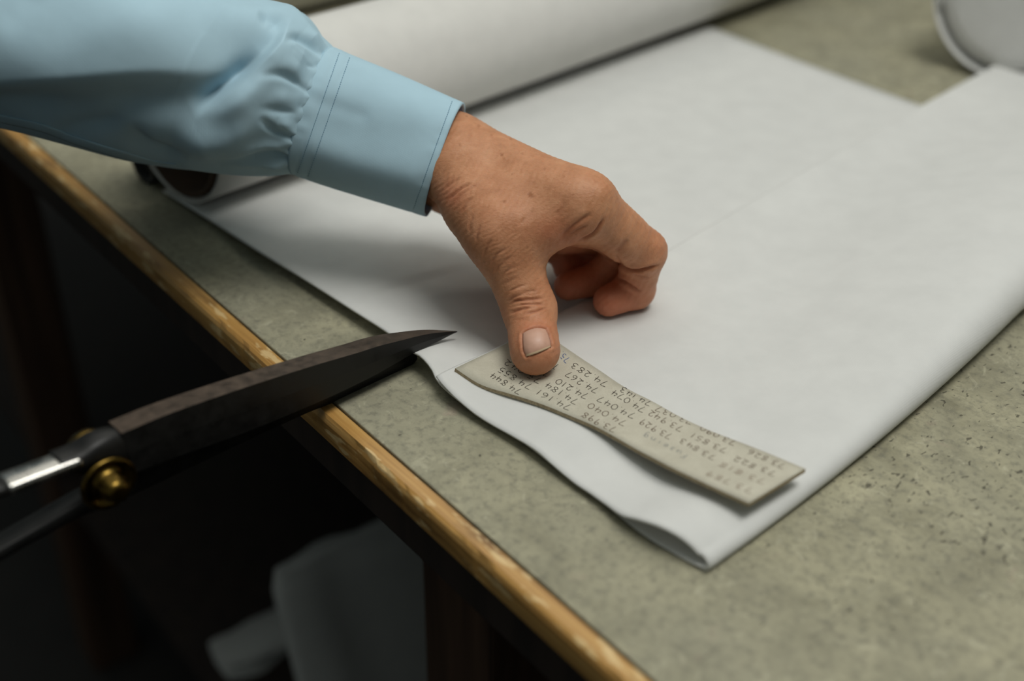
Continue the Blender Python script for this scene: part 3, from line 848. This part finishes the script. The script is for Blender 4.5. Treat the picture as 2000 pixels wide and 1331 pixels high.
# ---- creases and swellings sculpted on the side that is seen (polylines given in photo pixels)
front = (Nn @ CF) < 0.15
px, py = proj(V); PX = np.stack([px, py], 1)
def pl_dist(P, line, side=False):
    d = np.full(len(P), 1e9); s = np.zeros(len(P)); L = 0; sg_ = np.ones(len(P))
    for a, b in zip(line[:-1], line[1:]):
        a, b = np.array(a, float), np.array(b, float); ba = b - a
        t = np.clip(((P - a) @ ba) / (ba @ ba), 0, 1); dd = np.linalg.norm(P - a - t[:, None] * ba, axis=1)
        m = dd < d; d[m] = dd[m]; s[m] = L + t[m] * np.linalg.norm(ba); L += np.linalg.norm(ba)
        if side: sg_[m] = np.sign(ba[0] * (P[m, 1] - a[1]) - ba[1] * (P[m, 0] - a[0]))
    return (d, s / L, sg_) if side else (d, s / L)
CREASE = [  # polyline, sigma px, depth mm
 ([(994, 598), (1005, 589), (1024, 587), (1045, 585), (1064, 582)], 2.2, .75), ([(995, 613), (1016, 605), (1037, 601)], 2.2, .8), ([(1027, 613), (1040, 610), (1056, 605), (1068, 601)], 1.9, .75),
 ([(990, 590), (1003, 582), (1021, 574)], 2.2, .55), ([(1008, 598), (1026, 595), (1048, 594), (1066, 598)], 1.8, .5), ([(994, 570), (1010, 562), (1028, 556)], 2.0, .4), ([(980, 559), (997, 548), (1012, 542)], 2.0, .35),
 ([(1003, 626), (1020, 624), (1040, 626)], 2.5, .2), ([(1016, 575), (1034, 569), (1050, 568)], 2.0, .3),
 ([(1202, 497), (1209, 512), (1221, 524), (1238, 529), (1260, 526), (1291, 517)], 2.6, 1.7), ([(1232, 535), (1250, 539), (1268, 545)], 2.0, .5),
 ([(1206, 543), (1223, 553), (1238, 563), (1252, 572)], 2.5, 1.3), ([(1200, 491), (1212, 485), (1227, 467)], 5, .6),
 ([(1181, 424), (1172, 440), (1161, 455), (1146, 464), (1128, 470)], 2.6, 1.1), ([(1158, 416), (1135, 430), (1112, 448), (1094, 468)], 4.0, .7), ([(1150, 440), (1130, 448), (1108, 462)], 2.5, .4),
 ([(922, 357), (903, 367), (888, 379), (874, 394)], 3.0, .6), ([(940, 358), (918, 368), (900, 382), (885, 400)], 3.2, .35), ([(900, 345), (884, 356), (866, 370)], 4.0, .3),
 ([(925, 385), (910, 398), (900, 416)], 2.8, .4), ([(944, 505), (950, 484), (962, 466)], 2.4, .45), ([(958, 518), (970, 497), (990, 484)], 2.4, .45), ([(966, 533), (982, 513), (1002, 500)], 2.2, .4),
 ([(930, 475), (932, 455), (940, 438)], 2.4, .35), ([(976, 545), (992, 528), (1010, 518)], 2.2, .3), ([(918, 455), (918, 438), (926, 420)], 2.4, .3),
 ([(1010, 440), (1030, 425), (1045, 405)], 5, .25), ([(1086, 425), (1098, 405), (1104, 390)], 5, .3),
]
disp = np.zeros(len(V)); linev = np.zeros(len(V))
for ln, sg, dp in CREASE:
    fine = spline(np.array(ln, float), 5 * len(ln))
    d, s = pl_dist(PX, fine); taper = np.clip(np.minimum(s, 1 - s) * 5, 0.05, 1)
    gz = np.exp(-(d / sg) ** 2) * taper * front
    disp -= gz * dp * .001
    disp += np.exp(-((d - 2.6 * sg) / (1.6 * sg)) ** 2) * taper * front * dp * .00022
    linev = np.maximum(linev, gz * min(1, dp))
# tendons, knuckles, soft swellings (px centre, sigma, mm)
for (cx_, cy_), sg, dp in (((1182, 372), 20, .8), ((1285, 480), 16, .5), ((960, 330), 26, -.6), ((1050, 380), 30, -.5), ((930, 300), 22, .4), ((1035, 632), 26, -.35), ((1000, 420), 24, .6),
                           ((1230, 500), 16, .5), ((1195, 470), 18, .5), ((1010, 575), 14, .3), ((1060, 575), 14, .3)):
    disp += np.exp(-(((px - cx_) ** 2 + (py - cy_) ** 2) / sg ** 2)) * dp * .001 * front
# fine skin wrinkling over thumb base and wrist, elongated across the thumb
def wrk(P, ang, wl, seed):
    c, s = math.cos(ang), math.sin(ang); u = (P[:, 0] * c + P[:, 1] * s); v_ = (-P[:, 0] * s + P[:, 1] * c)
    return np.sin(u * 2 * math.pi / wl + 1.7 * np.sin(v_ / 17.0 + seed) + 1.1 * np.sin(v_ / 7.3 + 2 * seed))
m1 = np.exp(-(((px - 975) / 50) ** 2 + ((py - 500) / 65) ** 2)); m2 = np.exp(-(((px - 885) / 45) ** 2 + ((py - 375) / 45) ** 2)); m3 = np.exp(-(((px - 1030) / 45) ** 2 + ((py - 592) / 26) ** 2))
disp += front * (.00011 * m1 * wrk(PX, math.radians(58), 8.0, 1) + .00009 * m2 * wrk(PX, math.radians(52), 9.0, 2) + .00012 * m3 * wrk(PX, math.radians(80), 6.5, 3) + .00006 * wrk(PX, math.radians(35), 11, 4))
# nail bed
NAIL_L = [(1021, 653), (1021, 668), (1023, 686), (1028, 697)]; NAIL_R = [(1066, 645), (1071, 655), (1075, 668), (1076, 678)]
nl_ = spline(np.array(NAIL_L, float), 24); nr_ = spline(np.array(NAIL_R, float), 24)
outline = np.concatenate([nl_, nr_[::-1]])
topc = np.array([(nl_[0] * (1 - t) + nr_[0] * t) + np.array([0, -7 * math.sin(math.pi * t) ** .7]) for t in np.linspace(0, 1, 15)])
botc = np.array([(nl_[-1] * (1 - t) + nr_[-1] * t) + np.array([0, 1.5 * math.sin(math.pi * t)]) for t in np.linspace(0, 1, 15)])
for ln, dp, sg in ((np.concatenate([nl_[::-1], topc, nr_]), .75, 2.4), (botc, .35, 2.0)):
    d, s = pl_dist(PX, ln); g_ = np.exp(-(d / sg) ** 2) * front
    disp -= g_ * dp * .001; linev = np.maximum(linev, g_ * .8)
    if dp > .5:
        inside = (px > 1018) & (px < 1080)
        disp += np.exp(-((d - 5.5) / 3.5) ** 2) * front * .00035 * (~((px > 1026) & (px < 1071) & (py > 648) & (py < 690)))
V = V + Nn * disp[:, None]
# colour attributes
flush = np.zeros(len(V))
for k_, sg, a_ in (('itip', .020, 1.0), ('mtip', .03, 1.0), ('idip', .014, .7), ('ipip', .015, .35), ('ip', .012, .5), ('tip', .016, .45), ('rtip', .03, 1.0), ('mcp', .018, .25)):
    flush = np.maximum(flush, a_ * np.exp(-(np.linalg.norm(V - J[k_], axis=1) / sg) ** 2))
flush = np.maximum(flush, .55 * np.exp(-(((px - 1090) / 60) ** 2 + ((py - 455) / 35) ** 2)) * front)
flush = np.maximum(flush, .55 * np.exp(-(((px - 1048) / 45) ** 2 + ((py - 640) / 18) ** 2)) * front)
flush = np.maximum(flush, .5 * np.exp(-(((px - 880) / 30) ** 2 + ((py - 385) / 30) ** 2)) * front)
spot = np.zeros(len(V))
SP = [(1036, 380, 5.5), (985, 394, 3.4), (960, 264, 3.2), (998, 272, 3.0), (935, 246, 3), (912, 227, 2.2), (980, 302, 3.5), (1020, 300, 2.6), (985, 311, 3), (899, 284, 2.2), (1101, 345, 3), (1000, 340, 2.2), (1064, 330, 2.6), (1120, 380, 2.6), (1090, 412, 3)]
for x_, y_, r_ in SP:
    wob = 1 + .3 * np.sin(px * .9 + x_) * np.sin(py * 1.1 + y_)
    spot = np.maximum(spot, (1 if r_ > 3.3 else .6) * np.exp(-((np.hypot(px - x_, py - y_) / (r_ * wob)) ** 4)) * front)
hand = mesh_obj('hand_and_forearm', V, Fq, M_SKIN, person)
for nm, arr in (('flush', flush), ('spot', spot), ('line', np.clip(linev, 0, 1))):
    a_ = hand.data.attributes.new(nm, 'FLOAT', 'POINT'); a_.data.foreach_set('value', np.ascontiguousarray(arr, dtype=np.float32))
hand_bvh = BVHTree.FromPolygons([Vector(p) for p in V], [list(f) for f in Fq])
# nail plate
nn_ = 20; vs = []; rows_ = 24
for i in range(rows_):
    for k in range(nn_):
        t = k / (nn_ - 1)
        p = nl_[i] * (1 - t) + nr_[i] * t
        q = i / (rows_ - 1)
        p = p + np.array([0, -7 * math.sin(math.pi * t) ** .7 * (1 - q) + 1.5 * math.sin(math.pi * t) * q])
        p = p * .985 + np.array([1048, 669]) * .015
        d = Vector(ray(*p)); d.normalize(); h = hand_bvh.ray_cast(CAMV, d)
        if h[0] is None: h = (Vector(J['tip']), Vector((0, 0, 1)))
        dep = (np.array(h[0]) - CAM) @ CF
        vs.append((p, dep))
deps = np.array([x[1] for x in vs]).reshape(rows_, nn_)
for _ in range(6):                          # a smooth plate over the sculpted bed
    dd = deps.copy(); dd[1:-1] = (deps[:-2] + deps[2:] + 2 * deps[1:-1]) / 4; dd[:, 1:-1] = (dd[:, :-2] + dd[:, 2:] + 2 * dd[:, 1:-1]) / 4; deps = dd
tg = np.linspace(-1, 1, nn_)
deps = deps - .00035 - .0003 * (1 - tg[None, :] ** 2) + .00025 * tg[None, :] ** 6
nv_ = [atd(vs[i][0][0], vs[i][0][1], deps.reshape(-1)[i]) for i in range(len(vs))]
nail = mesh_obj('thumb_nail', nv_, grid_faces(rows_, nn_, flip=True), M_NAIL, person, label='short thumb nail with pale edge')
nail.data.materials.append(M_NAILTIP)
for k, p in enumerate(nail.data.polygons):
    if k // (nn_ - 1) >= rows_ - 3: p.material_index = 1
thick(nail, .0005, 0)

# ---- sleeve and cuff: rings round the arm axis
def arm_ring(cx_, cy_, half, ang, depth, hd, n, skew=0.0, sq=1.0):
    """ring in the plane across the arm; half = half height in px, hd = half depth in m"""
    ax = np.array([math.cos(ang), math.sin(ang)]); nr = np.array([-ax[1], ax[0]])
    out = []
    for k in range(n):
        th = 2 * math.pi * k / n
        c, s = math.cos(th), math.sin(th)
        c2 = math.copysign(abs(c) ** sq, c); s2 = math.copysign(abs(s) ** sq, s)
        out.append(atd(cx_ + nr[0] * half * c2 + ax[0] * skew * s, cy_ + nr[1] * half * c2 + ax[1] * skew * s, depth) - CF * hd * s2)
    return out
NR = 300
AD = 0.540
# (top px, bottom px, half depth m)
ST = [((668, 107), (584, 338), .0270), ((655, 97), (571, 340), .030), ((634, 74), (545, 338), .034), ((612, 42), (515, 337), .038), ((588, 19), (470, 336), .042), ((560, 12), (410, 334), .046), ((515, 5), (345, 329), .050),
      ((455, -14), (290, 322), .052), ((380, -60), (215, 310), .054), ((300, -110), (120, 283), .056), ((200, -165), (0, 248), .058), ((80, -220), (-140, 215), .060), ((-150, -300), (-380, 160), .062), ((-420, -370), (-640, 90), .064), ((-700, -430), (-900, 20), .064)]
ns_ = 400
tp_ = spline(np.array([s[0] for s in ST], float), ns_, par=np.arange(len(ST))); bt_ = spline(np.array([s[1] for s in ST], float), ns_, par=np.arange(len(ST)))
hd_ = np.interp(np.linspace(0, len(ST) - 1, ns_), np.arange(len(ST)), [s[2] for s in ST])
rings = []
for i in range(ns_):
    T, B = tp_[i], bt_[i]; c = (T + B) / 2; hv = (B - T) / 2
    for k in range(NR):
        th = 2 * math.pi * k / NR; cs_, sn_ = math.cos(th), math.sin(th)
        rings.append(atd(c[0] + hv[0] * cs_, c[1] + hv[1] * cs_, AD) - CF * hd_[i] * sn_)
SV = np.array(rings); SF = grid_faces(ns_, NR, True)
def vnormals(Vv, nu_, nv_):
    g = Vv.reshape(nu_, nv_, 3); du_ = np.gradient(g, axis=0); dv_ = (np.roll(g, -1, 1) - np.roll(g, 1, 1)) / 2
    n_ = np.cross(du_, dv_); n_ /= np.linalg.norm(n_, axis=2, keepdims=True) + 1e-12; n_ = n_.reshape(-1, 3)
    cen = g.mean(1, keepdims=True); 
    if np.sum(n_.reshape(nu_, nv_, 3) * (g - cen)) < 0: n_ = -n_
    return n_
SN = vnormals(SV, ns_, NR)
spx, spy = proj(SV); SP2 = np.stack([spx, spy], 1)
sfront = sstep(-.1, .35, -(SN @ CF))
disp = np.zeros(len(SV))
FOLD = [  # polyline, sigma px on its left, on its right (as drawn, y down), mm (+ ridge, - valley)
 ([(-300, 134), (-60, 134), (150, 133), (330, 132), (440, 134), (490, 142)], 160, 36, 15.0),
 ([(-300, 215), (0, 200), (160, 198), (300, 194), (400, 188)], 30, 40, -3.0),
 ([(574, 30), (558, 60), (540, 94), (475, 160), (423, 202), (381, 238)], 62, 9, 8.5),
 ([(515, 105), (466, 152), (420, 186), (372, 212)], 20, 26, -7.5),
 ([(330, 262), (390, 276), (460, 262), (530, 215)], 34, 36, 6.0),
 ([(245, 240), (290, 290), (370, 312)], 16, 22, -4.0),
 ([(545, 90), (575, 80), (610, 98), (644, 124)], 8, 6, -3.0), ([(590, 62), (620, 86), (646, 110)], 12, 12, 1.2), ([(560, 106), (600, 122), (632, 145)], 14, 14, 1.2),
 ([(628, 100), (646, 114)], 4, 3, -3.0),
 ([(500, 148), (545, 150), (590, 172), (618, 189)], 7, 5, -2.0), ([(540, 128), (580, 140), (622, 165)], 14, 14, 1.3), ([(595, 128), (622, 136), (636, 146)], 5, 4, -2.5),
 ([(500, 205), (545, 215), (590, 225), (606, 230)], 7, 6, -1.2), ([(520, 180), (570, 198), (608, 208)], 15, 15, 1.4),
 ([(505, 222), (535, 255), (560, 266), (588, 273)], 7, 5, -2.2), ([(540, 235), (570, 246), (598, 252)], 12, 12, 1.4),
 ([(440, 290), (500, 284), (550, 287), (580, 294)], 12, 12, 2.2), ([(460, 306), (510, 300), (550, 304), (577, 309)], 6, 6, -2.0), ([(430, 324), (500, 320), (572, 324)], 7, 7, 2.5),
 ([(500, 30), (530, 38), (552, 60)], 14, 16, -3.0),
 ([(20, 60), (60, 20), (80, -20)], 34, 34, -1.2), ([(120, 90), (260, 60), (400, 40)], 50, 50, 2.0),
 ([(90, 255), (180, 245), (250, 230)], 16, 16, -2.5), ([(60, 195), (160, 190), (260, 196)], 26, 30, 2.5),
]
seam_d = pl_dist(SP2, [(655, 97), (571, 340)])[0]
for ln, sl_, sr_, dp in FOLD:
    fine = spline(np.array(ln, float), 6 * len(ln)); d, s, sd2 = pl_dist(SP2, fine, True)
    sg = np.where(sd2 > 0, sr_, sl_).astype(float)
    if sl_ < 13: sg = sg * (0.5 + 0.5 * np.clip(seam_d / 55, 0, 1.4))
    tap = np.clip(np.minimum(s + .02, 1.02 - s) * 2.6, 0, 1); tap = tap * tap * (3 - 2 * tap)
    if sl_ < 15 and ln[-1][0] > 560: tap = np.clip((s + .02) * 3, 0, 1)
    disp += np.exp(-(d / sg) ** 2) * tap * sfront * dp * .001
uu = np.linspace(0, 1, ns_)[:, None]; tth = (np.arange(NR) / NR * 2 * math.pi)[None, :]
gath = (np.sin(tth * 17 + 1.3) + .7 * np.sin(tth * 29 + .4)) * np.exp(-np.abs(uu - .07) / .05) * .0004
back = (.0015 * np.sin(5 * tth + 9 * uu) + .001 * np.sin(9 * tth - 14 * uu))
disp += (gath + back * .6).reshape(-1)
kz = sstep(24, 62, np.arange(ns_))[:, None] * np.ones((1, NR)); disp *= kz.reshape(-1)
SEAM_CREASES = [([(648, 120), (622, 96)], 1.6), ([(641, 137), (612, 124)], 1.2), ([(631, 160), (606, 150)], .8), ([(620, 189), (584, 168)], 1.7), ([(610, 216), (578, 206)], 1.0), ([(600, 247), (572, 238)], .8),
                ([(589, 274), (545, 264)], 1.7), ([(582, 295), (540, 290)], 1.1), ([(578, 310), (520, 303)], 1.5), ([(573, 327), (500, 322)], 1.2), ([(652, 106), (634, 88)], .8)]
for ln, dp in SEAM_CREASES:
    d, s = pl_dist(SP2, spline(np.array(ln, float), 12)); sg = 2.6 + 5 * s
    disp -= np.exp(-(d / sg) ** 2) * (1 - s) * np.clip(s * 14 + .15, 0, 1) * sfront * dp * .001
    disp += np.exp(-((d - 2.2 * sg) / (1.5 * sg)) ** 2) * (1 - s) * np.clip(s * 14 + .15, 0, 1) * sfront * dp * .0004
SV2 = SV + SN * disp[:, None]
sleeve = mesh_obj('shirt_sleeve', SV2, SF, M_BLUE, person, label='light blue cotton shirt sleeve, gathered into the cuff')
thick(sleeve, .0006, -1)
sub = sleeve.modifiers.new('smooth', 'SMOOTH'); sub.iterations = 2; sub.factor = .4
# cuff: outer skin, rolled edges, inner skin
CU_T = [(655, 97), (700, 116), (780, 149), (850, 180), (908, 206)]; CU_B = [(570, 341), (632, 362), (700, 383), (770, 404), (830, 422)]
nc_ = 60; NC = 128
ct = spline(np.array(CU_T, float), nc_); cb = spline(np.array(CU_B, float), nc_)
def cuff_pts(scale, shift=0.0):
    out = []
    for i in range(nc_):
        c = (ct[i] + cb[i]) / 2; hv = (cb[i] - ct[i]) / 2
        for k in range(NC):
            th = 2 * math.pi * k / NC; cs_, sn_ = math.cos(th), math.sin(th)
            sn_ = math.copysign(abs(sn_) ** .8, sn_)
            out.append(atd(c[0] + hv[0] * cs_ * scale, c[1] + hv[1] * cs_ * scale, AD) - CF * (.0285 * scale) * sn_)
    return np.array(out)
co_ = cuff_pts(1.0); cn_ = vnormals(co_, nc_, NC)
cx2, cy2 = proj(co_); CP2 = np.stack([cx2, cy2], 1); cfront = sstep(-.1, .3, -(cn_ @ CF))
cd = np.zeros(len(co_))
def cl_line(f):                            # line across the cuff at fraction f of its length
    i = f * (nc_ - 1); a_ = np.array([np.interp(i, np.arange(nc_), ct[:, q]) for q in (0, 1)]); b_ = np.array([np.interp(i, np.arange(nc_), cb[:, q]) for q in (0, 1)])
    return a_, b_
for f_, sg, dp in ((.105, 2.0, -.45), (.90, 1.8, -.35), (.02, 3, -.5)):
    a_, b_ = cl_line(f_); d, s = pl_dist(CP2, [a_, b_]); cd += np.exp(-(d / sg) ** 2) * dp * .001
for ln, sg, dp in (([(625, 200), (670, 212), (705, 224)], 14, -.6), ([(640, 240), (720, 262), (800, 270), (870, 262)], 40, -1.0), ([(650, 170), (740, 190), (880, 240)], 40, .8),
                   ([(620, 290), (700, 320), (800, 345)], 26, .9)):
    d, s = pl_dist(CP2, ln); cd += np.exp(-(d / sg) ** 2) * dp * .001 * cfront
iu = np.repeat(np.arange(nc_), NC) / (nc_ - 1); kk_ = np.tile(np.arange(NC), nc_)
cd += .00030 * np.sin(kk_ * 1.3 + 1.9 * np.sin(kk_ * .31)) * (.5 + .5 * np.sin(kk_ * .23 + 1)) * np.exp(-((iu - .05) / .04) ** 2)
cd += .00010 * np.sin(kk_ * 1.1 + 1.5 * np.sin(kk_ * .37)) * np.exp(-((iu - .95) / .04) ** 2)
co2 = co_ + cn_ * cd[:, None]
ci2 = cuff_pts(.955)
vs = np.concatenate([co2, ci2]); nO = len(co2)
fs = grid_faces(nc_, NC, True) + grid_faces(nc_, NC, True, nO, True)
fs += [(k, (k + 1) % NC, nO + (k + 1) % NC, nO + k) for k in range(NC)]
e0 = (nc_ - 1) * NC
fs += [(e0 + (k + 1) % NC, e0 + k, nO + e0 + k, nO + e0 + (k + 1) % NC) for k in range(NC)]
cuff = mesh_obj('shirt_cuff', vs, fs, M_BLUE, person, label='plain light blue shirt cuff with stitched edges')
bm = bmesh.new(); bm.from_mesh(cuff.data); bmesh.ops.recalc_face_normals(bm, faces=bm.faces); bm.to_mesh(cuff.data); bm.free()
cuff_bvh = BVHTree.FromPolygons([Vector(p) for p in co2], grid_faces(nc_, NC, True))
sleeve_bvh = BVHTree.FromPolygons([Vector(p) for p in SV2], SF)
def stitches(name, line, bvh, n_st, parent, mat, duty=.5, w=.00016, raise_=.00015):
    pts = spline(np.array(line, float), n_st * 2 + 1); vs, fs = [], []
    for k in range(n_st):
        a_, b_ = pts[2 * k], pts[2 * k] * (1 - duty * 1.6) + pts[2 * k + 2] * duty * 1.6 if False else pts[2 * k] + (pts[2 * k + 2] - pts[2 * k]) * duty
        hs = []
        for q in (a_, b_):
            d = Vector(ray(*q)); d.normalize(); h = bvh.ray_cast(CAMV, d)
            if h[0] is None: break
            nv3 = np.array(h[1]); nv3 = nv3 if nv3 @ CF < 0 else -nv3
            hs.append((np.array(h[0]) + nv3 * raise_, nv3))
        if len(hs) < 2: continue
        (A_, nA), (B_, nB) = hs; t_ = (B_ - A_) / (np.linalg.norm(B_ - A_) + 1e-12); sd_ = np.cross(nA, t_)
        b0 = len(vs)
        for P_, s_ in ((A_, 1), (A_, -1), (B_, 1), (B_, -1)): vs.append(P_ + sd_ * w * s_)
        for P_ in (A_ + nA * w, B_ + nA * w): vs.append(P_)
        fs += [(b0, b0 + 4, b0 + 5, b0 + 2), (b0 + 4, b0 + 1, b0 + 3, b0 + 5), (b0, b0 + 1, b0 + 4), (b0 + 2, b0 + 5, b0 + 3)]
    if fs:
        o = mesh_obj(name, vs, fs, mat, parent, smooth=False); o['kind'] = 'stuff'
    return
for f_, n_ in ((.035, 60), (.115, 55), (.905, 60)):
    a_, b_ = cl_line(f_); ln = [a_ * .985 + b_ * .015, a_ * .5 + b_ * .5, a_ * .02 + b_ * .98]
    stitches('stitching', ln, cuff_bvh, n_, cuff, M_BLUE_D)
# sleeve placket along the underside
PLK = [(-60, 216), (0, 232), (80, 250), (140, 272), (200, 292), (260, 309), (300, 318), (345, 322)]
pk = spline(np.array(PLK, float), 60); vs = []
for k, (x_, y_) in enumerate(pk):
    wd = 15 if x_ < 250 else 15 * max(.15, 1 - (x_ - 250) / 110)
    for m_, yy in enumerate(np.linspace(-wd * .55, wd * .45, 6)):
        d = Vector(ray(x_, y_ + yy)); d.normalize(); h = sleeve_bvh.ray_cast(CAMV, d)
        P_ = np.array(h[0]) if h[0] is not None else atd(x_, y_ + yy, AD)
        vs.append(P_ - CF * (.0009 - .0005 * abs(m_ - 2.5) / 2.5))
pko = mesh_obj('sleeve_placket', vs, grid_faces(60, 6), M_BLUE, person, label='stitched placket along the underside of the sleeve')
thick(pko, .0008, 0)
pk_bvh = BVHTree.FromPolygons([Vector(p) for p in vs], grid_faces(60, 6))
stitches('stitching', [(x_, y_ - 5) for x_, y_ in PLK], pk_bvh, 90, pko, M_BLUE_D)
stitches('stitching', [(x_, y_ + 2) for x_, y_ in PLK], pk_bvh, 90, pko, M_BLUE_D)
